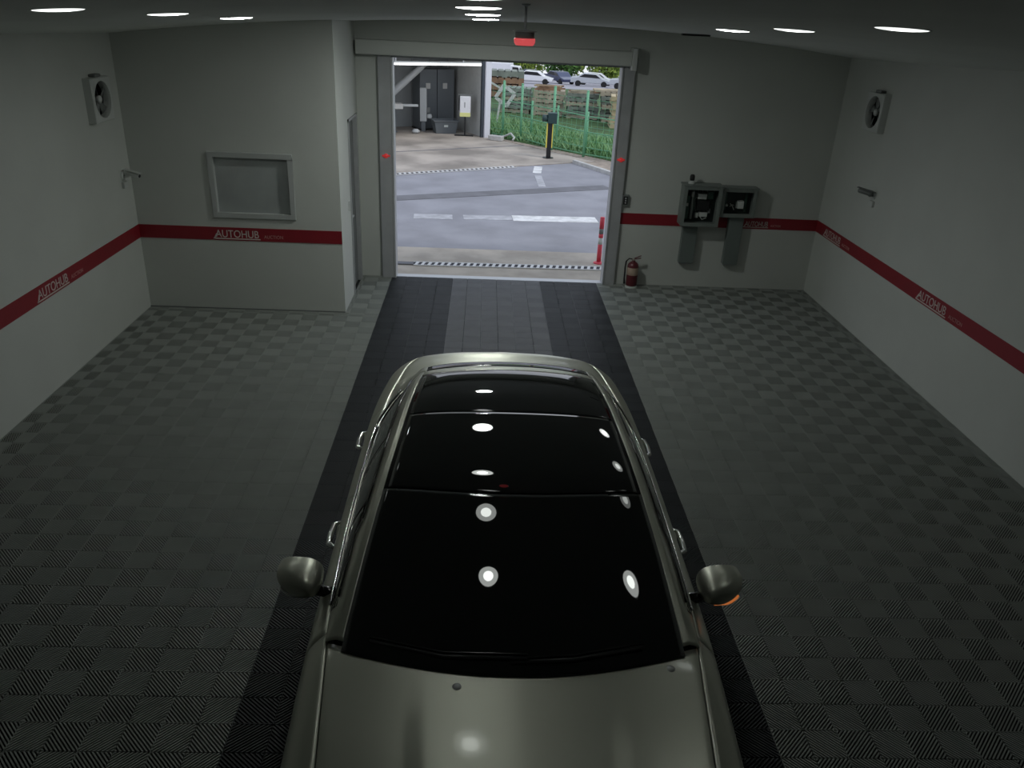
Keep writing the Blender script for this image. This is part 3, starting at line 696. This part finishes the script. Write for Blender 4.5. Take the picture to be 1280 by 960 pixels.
# ---------------------------------------------------------------- green fence
GREEN = mat('green fence paint', (.16, .42, .24), .5); WIREG = mat('green wire', (.13, .36, .20), .5)
fa = [(.2, 24.75), (1.03, 24.1), (1.84, 22.6), (2.61, 21.66), (3.45, 20.95), (5.2, 19.3), (7, 17.6)]
fe = thing('mesh_fence', 'tall green wire mesh fence with green posts along the yard', 'fence', (.2, 24.75, .02))
def loc(p, z=0): return (p[0] - .2, p[1] - 24.75, z)
for p, h in zip([(.52, 24.6)] + fa[1:], (1.56, 1.54, 1.63, 1.63, 1.62, 1.62, 1.62)):
    x, y, _ = loc(p); MB().tube([(x, y, 0), (x, y, h)], .036, 8).build('post', GREEN, fe, smooth=True)
    MB().lathe([(.036, h), (.04, h + .01), (.0002, h + .03)], (x, y, 0), n=10).build('post_cap', GREEN, fe)
for a, b in zip(fa[:-1], fa[1:]):
    a_, b2_ = Vector(loc(a)), Vector(loc(b)); L = (b2_ - a_).length; q = MB(); n = int(L / .16)
    for k in range(n + 1):
        p = a_ + (b2_ - a_) * k / n; q.bar(p, p + Vector((0, 0, 1.45)), .006)
    for z in [.08 + .17 * k for k in range(9)]: q.bar(a_ + Vector((0, 0, z)), b2_ + Vector((0, 0, z)), .008 if z not in (.08,) else .02)
    o = q.build('wire_panel', WIREG, fe)
f2 = thing('low_fence', 'lower green rail fence with short posts before the grass', 'fence', (1.0, 24.6, .03))
fb = [(.72, 25.2), (1.35, 24.4), (2.02, 23.4), (2.72, 22.2), (3.5, 21.5), (4.6, 20.6)]
for p in fb[1:]:
    x, y = p[0] - 1.0, p[1] - 24.6; MB().tube([(x, y, 0), (x, y, 1.07)], .03, 8).build('post', GREEN, f2, smooth=True)
for a, b in zip(fb[:-1], fb[1:]):
    for z in (.95, .55, .15): MB().bar((a[0] - 1, a[1] - 24.6, z), (b[0] - 1, b[1] - 24.6, z), .025).build('rail', GREEN, f2)
# grass (uncountable)
GB1 = mat('grass blades', (.13, .30, .10), .7, noise=.55, nscale=1.5, col2=(.26, .42, .20))
q = MB(); rg = random.Random(3)
def inbank(x, y):
    e = 24.75 - 1.13 * max(0, x - .2); return e + .12 < y < e + 3.6 and x > .12
cnt = 0
while cnt < 9000:
    x = rg.uniform(0, 8); y = rg.uniform(16, 29)
    if not inbank(x, y): continue
    cnt += 1; hgt = rg.uniform(.10, .36); a = rg.uniform(0, PI); wd = rg.uniform(.015, .04); dx, dy = math.cos(a) * wd, math.sin(a) * wd; lx_, ly_ = rg.uniform(-.15, .15), rg.uniform(-.15, .15)
    o_ = len(q.v); q.v += [(x - dx, y - dy, .02), (x + dx, y + dy, .02), (x + lx_ + dx * .5, y + ly_ + dy * .5, hgt * .7), (x + lx_ * 1.6, y + ly_ * 1.6, hgt)]
    q.f += [(o_, o_ + 1, o_ + 2), (o_, o_ + 2, o_ + 3)]
me = bpy.data.meshes.new('grass'); me.from_pydata(q.v, [], q.f); me.materials.append(GB1)
go = link('grass', me); go['kind'] = 'stuff'; go['label'] = 'tall green grass growing behind the mesh fence'; go['category'] = 'grass'

# ---------------------------------------------------------------- pallets behind the fence
WOODS = [mat('weathered wood', (.46, .40, .30), .8, noise=.3, nscale=4), mat('greyed green wood', (.24, .27, .23), .8, noise=.35, nscale=4), mat('tan wood', (.52, .43, .26), .8, noise=.25, nscale=4), mat('brown scrap wood', (.30, .18, .11), .85, noise=.4, nscale=5)]
def pallet_mesh(m):
    q = MB()
    for k in range(6): q.box(-.55 + k * .19, -.40 + k * .19, -.5, .5, .115, .14)
    for y in (-.5, -.06, .38): q.box(-.55, .55, y, y + .12, .025, .115)
    for k in range(3): q.box(-.55 + k * .475, -.40 + k * .475, -.5, .5, 0, .025)
    return q.mesh('wooden_pallet', m)
PM = [pallet_mesh(m) for m in WOODS]
stacks = ((1.15, 31.2, 6, 1, 'greyed stack at the left of the row'), (2.3, 30.8, 6, 0, 'pale stack behind the bollard'), (3.45, 30.2, 6, 1, 'greyed stack in the middle of the row'),
          (4.6, 29.6, 7, 1, 'greyed stack right of the middle of the row'), (4.75, 28.1, 7, 2, 'tan stack at the right door post'), (6.0, 28.6, 7, 1, 'greyed stack at the far right of the row'))
ORD = ('topmost', 'second from top', 'third from top', 'fourth from top', 'fifth from top', 'sixth from top', 'lowest')
for x, y, n, mi, l in stacks:
    for k in range(n):
        mm = mi if k % 3 else (0 if mi == 1 else mi)
        o = link('wooden_pallet', PM[mm]); o.location = (x + R_.uniform(-.05, .05), y + R_.uniform(-.05, .05), .03 + .142 * k); o.rotation_euler = (0, 0, R_.uniform(-.06, .06) - .1)
        tag(o, ORD[n - 1 - k] + ' pallet of the ' + l, 'pallet', 'pallets in the ' + l)
# scrap timber on and beside the stacks
for k in range(16):
    n = k % 11; left = k < 11; L = R_.uniform(.7, 1.05); m = WOODS[(3, 2, 3, 0)[k % 4]]
    o = MB().box(-L / 2, L / 2, -.045, .045, 0, .05).build('scrap_timber', m, loc=((2.3 if left else 3.45) + R_.uniform(-.12, .12), (30.8 if left else 30.2) - .34 + .22 * (n % 4), .884 + .052 * (n // 4)))
    o.rotation_euler = (0, 0, R_.uniform(-.1, .1))
    tag(o, 'loose brown timber heaped on the pale pallet stack' if left else 'loose brown timber lying on the middle pallet stack', 'timber', 'loose timber on the pale stack' if left else 'loose timber on the middle stack')
for k in range(4):
    o = MB().box(-.9, .9, -.06, .06, 0, .05).build('timber_board', WOODS[2 if k % 2 else 0], loc=(4.65, 29.25 + .2 * k, 1.025))
    o.rotation_euler = (0, 0, .05 * k - .1); tag(o, 'long pale board lying on the right pallet stacks', 'timber', 'long boards on the pallets')
# wooden racks at the left end: two piles of red-brown crates behind column
for k in range(4):
    o = link('wooden_pallet', PM[3 if k < 3 else 1]); o.location = (.75, 36.5, .03 + .27 * k); o.scale = (1.5, 1.2, 1.9)
    tag(o, ORD[3 - k] + ' brown crate of the pile beside the white column', 'crate', 'crates by the white column')
# tilted white frame leaning on scrap
sf = thing('scrap_stand', 'tilted pale square scrap stand leaning behind the fence near the column', 'scrap', (.60, 26.6, 1.0), (PI / 2, .6, .2))
for a, b in (((-.22, -.22, 0), (.22, -.22, 0)), ((.22, -.22, 0), (.22, .22, 0)), ((.22, .22, 0), (-.22, .22, 0)), ((-.22, .22, 0), (-.22, -.22, 0))): MB().bar(a, b, .10, .05).build('frame_side', WHITE, sf)
MB().bar((-.6, .05, -.05), (-.2, .1, -.05), .06, .05).build('arm', WHITE, sf); MB().bar((-.05, -.2, 0), (.35, -1.0, 0), .05, .05).build('leg', WHITE, sf); MB().bar((.1, -.2, 0), (.55, -.85, 0), .05, .05).build('leg', WHITE, sf)
# concrete block and bent strap at fence foot
tag(MB().box(-.22, .22, -.09, .09, 0, .14).build('concrete_block', KERB, bevel=.02, loc=(.32, 23.95, .014)), 'small concrete block lying at the foot of the fence', 'block')
bpy.data.objects['concrete_block'].rotation_euler.z = -.5
tag(MB().tube([(0, 0, .03), (.25, -.2, .08), (.45, -.4, .20), (.55, -.5, .10), (.5, -.6, .04)], .03, 8).build('white_pipe', WHITE, smooth=True, loc=(.3, 24.45, .01)), 'bent white pipe lying by the concrete block', 'pipe')

# ---------------------------------------------------------------- opposite garage
BW = mat('garage cladding', (.34, .36, .36), .7, noise=.1, nscale=1); BWL = mat('light garage panel', (.50, .51, .49), .7, noise=.08); COLM = mat('white steel column', (.74, .74, .80), .5)
ga = thing('garage_building', 'opposite open garage bay with a white steel corner column', 'building', (-.05, 24.5, 0), (0, 0, .47))
X0 = -5.5
MB().box(-.02, .16, -.12, .06, 0, 2.9).build('corner_column', COLM, ga, bevel=.01)
MB().box(-.10, -.03, -.06, .04, 0, 2.9).build('door_track', mat('dark track', (.05, .06, .075), .5), ga)
MB().box(X0, .16, -.10, .1, 2.28, 3.2).build('lintel', BWL, ga)
MB().box(-.02, .10, .06, 2.5, 0, 3.2).build('side_wall', BWL, ga)
MB().box(X0, .1, 2.5, 2.65, 0, 3.2).build('rear_wall', BW, ga)
MB().box(X0 - .15, X0, -.1, 2.65, 0, 3.2).build('far_side_wall', BW, ga)
MB().box(X0 - .3, .3, -.3, 2.8, 3.2, 3.4).build('roof', BW, ga)
for k in range(9): MB().box(X0 + .05 + .6 * k, X0 + .10 + .6 * k, 2.46, 2.5, 0, 3.2).build('wall_rib', BW, ga)
LT = mat('strip light tube', (.9, .9, .9), .4, emit=(1, .99, 1), estr=5.0)
lt = thing('strip_light', 'long bright strip light under the garage lintel', 'light', (-1.55, 23.58, 1.985), (0, 0, .47))
MB().box(-2.2, 1.55, -.04, .04, .05, .09).build('fixture', WHITE, lt); MB().tube([(-2.2, 0, .03), (1.55, 0, .03)], .03, 10).build('tube', LT, lt)
MB().bar((-1.0, 0, .09), (-1.0, 0, .30), .03).build('bracket', STEEL, lt); MB().bar((1.0, 0, .09), (1.0, 0, .30), .03).build('bracket', STEEL, lt)
# machinery in the bay
PG = mat('pale grey machine', (.48, .50, .50), .5); DG = mat('dark machine', (.13, .145, .155), .5); LG = mat('light board', (.50, .50, .48), .6)
hb = thing('wall_cabinet', 'dark tall cabinet pair against the garage rear wall', 'cabinet', (-1.62, 25.93, 0), (0, 0, .47))
for k in (0, 1):
    dd = MB().box(-.55 + k * .57, .0 + k * .57, -.3, .3, .05, 1.75).build('door', DG, hb, bevel=.01)
    MB().box(-.36 + k * .55, -.22 + k * .55, -.32, -.3, 1.2, 1.36).build('label_plate', LG, hb)
MB().box(-.57, .60, -.28, .32, 0, .05).build('plinth', BLACK, hb)
mp = thing('lift_post', 'pale upright machine post standing in the garage bay', 'machine', (-1.86, 25.25, 0))
MB().box(-.10, .10, -.08, .08, .30, 1.25).build('column', PG, mp, bevel=.01); MB().box(-.06, .06, -.05, .05, .0, .30).build('foot', DG, mp); MB().lathe([(.07, .3), (.08, .35), (.06, .42)], (.18, -.05, .1), n=14).build('knob', PG, mp); MB().box(.1, .2, -.04, .04, .55, .7).build('control_box', GREYP, mp, bevel=.01)
bd = thing('work_board', 'pale horizontal work board at the left of the garage bay', 'board', (-2.95, 24.3, .74), (0, 0, .2))
MB().box(-.8, .55, -.25, .15, .0, .14).build('board', LG, bd, bevel=.01); MB().box(.55, 1.0, -.1, .0, .06, .12).build('arm', PG, bd)
for x in (-.6, .3): MB().box(x, x + .06, -.05, .01, -.74, 0).build('leg', DG, bd)
pp = thing('exhaust_pipe', 'slanted grey exhaust pipe in the left of the garage bay', 'pipe', (-2.33, 24.95, 0), (0, 0, .3))
MB().tube([(-.45, 0, .0), (-.45, 0, .95), (-.40, 0, 1.15), (.35, .0, 1.75), (.6, .0, 1.95)], [.07, .10, .12, .09, .07], 14).build('pipe', PG, pp, smooth=True)
MB().lathe([(.16, 0), (.16, .03), (.09, .05)], (-.45, 0, 0), n=16).build('flange', DG, pp)
tb = thing('plastic_tub', 'dark plastic tub with a white label in the garage', 'tub', (-1.22, 25.1, .012), (0, 0, .3))
rows = [[(sx * a, sy * b, z) for sx, sy in ((-1, -1), (1, -1), (1, 1), (-1, 1))] for a, b, z in ((.30, .2, 0), (.36, .24, .34), (.39, .27, .34), (.39, .27, .38), (.34, .22, .38), (.28, .18, .04))]
q = MB().quadgrid(rows, True); q.poly(rows[0]); q.poly(rows[-1]); q.build('tub', DG, tb, bevel=.01)
MB().box(-.07, .05, -.235, -.215, .19, .25).build('label', LBL, tb)
bs = thing('control_stand', 'white and yellow control box on a dark stand in the garage', 'control box', (-.60, 24.62, .012))
MB().box(-.16, .16, -.06, .10, .54, 1.12).build('box', mat('white control box', (.80, .80, .82), .4), bs, bevel=.03)
MB().box(-.155, .155, -.065, -.05, .545, .66).build('yellow_panel', mat('pale yellow panel', (.75, .75, .30), .5), bs, bevel=.01)
MB().box(-.19, -.165, -.06, .1, .72, 1.14).build('side_rail', BLACK, bs); MB().box(-.2, .18, -.05, .1, 1.12, 1.16).build('top_rail', GREYP, bs)
MB().box(-.02, .02, .0, .04, .02, .54).build('post', BLACK, bs); MB().box(-.3, .25, -.08, .08, 0, .025).build('foot', BLACK, bs); MB().box(-.02, .0, -.066, -.06, .80, .95).build('key_slot', GREYP, bs)
tag(MB().lathe([(.05, 0), (.11, .02), (.12, .07), (.06, .12), (.0002, .13)], n=14).build('scrap_bag', PG, smooth=True, loc=(-2.05, 24.75, .012)), 'small pale bag lying on the garage floor', 'bag')

# ---------------------------------------------------------------- far car park
def far_car(kind, m, loc_, rz, label):
    t = thing('parked_car' if kind != 'van' else 'parked_truck', label, 'car' if kind != 'van' else 'truck', loc_, (0, 0, rz), 'cars in the far car park')
    if kind == 'van':
        prof = [(-2.4, .45), (-2.4, 1.0), (-2.2, 1.15), (-1.9, 1.75), (-1.0, 1.8), (-1.0, 2.05), (2.5, 2.05), (2.5, .45)]; win = [(-2.15, 1.18), (-1.9, 1.65), (-1.2, 1.68), (-1.2, 1.18)]
    else:
        prof = [(-2.2, .35), (-2.25, .65), (-1.3, .88), (-.6, 1.35), (.8, 1.40), (1.5, 1.0), (2.2, .95), (2.25, .4)]; win = [(-1.05, .92), (-.52, 1.28), (.75, 1.32), (1.3, 1.0)]
    q = MB(); q.quadgrid([[(-.85, y, z) for y, z in prof], [(.85, y, z) for y, z in prof]], True); q.poly([(-.85, y, z) for y, z in prof]); q.poly([(.85, y, z) for y, z in prof][::-1])
    q.build('body', m, t, bevel=.06)
    for s in (-1, 1): MB().poly([(s * .86, y, z) for y, z in win]).build('side_window', GLASS, t, solid=.01)
    MB().poly([(-.75, win[0][0] - .12, win[0][1]), (.75, win[0][0] - .12, win[0][1]), (.68, win[1][0] - .03, win[1][1]), (-.68, win[1][0] - .03, win[1][1])]).build('windscreen', GLASS, t, solid=.02)
    for y in (-1.45, 1.4):
        for s in (-1, 1): MB().lathe([(.0002, -.1), (.32, -.1), (.32, .1), (.0002, .1)], (s * .8, y, .32), 'x', 14).build('wheel', RUBBER, t)
CW = mat('white car paint', (.82, .82, .84), .3, coat=.5); CB = mat('dark blue car paint', (.03, .04, .10), .3, coat=.5); CS = mat('silver far paint', (.55, .57, .60), .3, metal=.3, coat=.4)
for kd, m, x, y, rz, l in (('van', CW, 2.0, 102, 1.35, 'white box truck at the left of the far car park'), ('car', CW, 5.2, 95.5, 1.40, 'white car parked right of the box truck'), ('car', CB, 5.6, 108, 1.5, 'dark blue car half hidden behind the white car'),
                           ('car', CB, 8.6, 101, .5, 'dark car between the white and the silver car'), ('car', CS, 11.6, 94.5, 1.4, 'silver car at the right of the far car park'), ('car', CW, 13.0, 101.5, 1.4, 'white car behind the silver car'),
                           ('car', CS, 15.2, 89, 1.3, 'silver car cut by the right door post'), ('car', CW, 19.5, 96, 1.4, 'white car at the far right of the car park')):
    far_car(kd, m, (x, y, lotz(y)), rz, l)
# trees behind the car park
LEAF = [mat('leaf green', (.10, .22, .04), .8, noise=.5, nscale=1.2, col2=(.05, .12, .03)), mat('yellow green leaf', (.30, .38, .06), .8, noise=.5, nscale=1.0, col2=(.14, .24, .05))]
BARK = mat('bark', (.10, .07, .05), .9)
def tree(x, y, h, r, k, label):
    t = thing('tree', label, 'tree', (x, y, lotz(y)), group='trees behind the far car park')
    MB().tube([(0, 0, 0), (.1, 0, h * .5), (0, .1, h * .75)], [.16, .12, .05], 8).build('trunk', BARK, t)
    rr = random.Random(int(x * 10) + 5); q = MB()
    for i in range(1500):
        a = rr.uniform(0, 2 * PI); c = rr.uniform(-1, 1); d = rr.random() ** .33; s_ = math.sqrt(1 - c * c)
        p = Vector((math.cos(a) * s_ * r * d, math.sin(a) * s_ * r * d, h * .45 + c * h * .44 * d)); p *= 1 + .12 * math.sin(5 * a)
        e1 = Vector((rr.uniform(-1, 1), rr.uniform(-1, 1), rr.uniform(-1, 1))).normalized() * .30; e2 = Vector((rr.uniform(-1, 1), rr.uniform(-1, 1), rr.uniform(-1, 1))).normalized() * .24
        o_ = len(q.v); q.v += [tuple(p - e1), tuple(p + e2), tuple(p + e1), tuple(p - e2)]; q.f.append((o_, o_ + 1, o_ + 2, o_ + 3))
    me = bpy.data.meshes.new('crown'); me.from_pydata(q.v, [], q.f); me.materials.append(LEAF[k]); link('crown', me, t)['kind'] = 'stuff'
for x, y, h, r, k, l in ((-2, 124, 7, 2.9, 0, 'dark green tree at the left behind the car park'), (4.3, 126, 7, 3.0, 1, 'yellow green bush behind the white truck'), (10.6, 122, 6.6, 3.0, 0, 'green bush behind the white car'), (16.9, 120, 6.4, 3.0, 1, 'bright yellow green bush in the middle behind the cars'),
                         (23.2, 122, 6.6, 2.9, 0, 'dark green tree behind the silver car'), (7.5, 140, 9, 2.9, 1, 'yellow green tree in the second row at the left'), (14.0, 142, 9, 2.9, 1, 'yellow green tree in the second row at the middle'), (20.6, 140, 9, 2.9, 0, 'dark green tree in the second row at the right'), (.9, 141, 9, 2.9, 0, 'dark green tree in the second row at the far left')):
    tree(x, y, h, r, k, l)
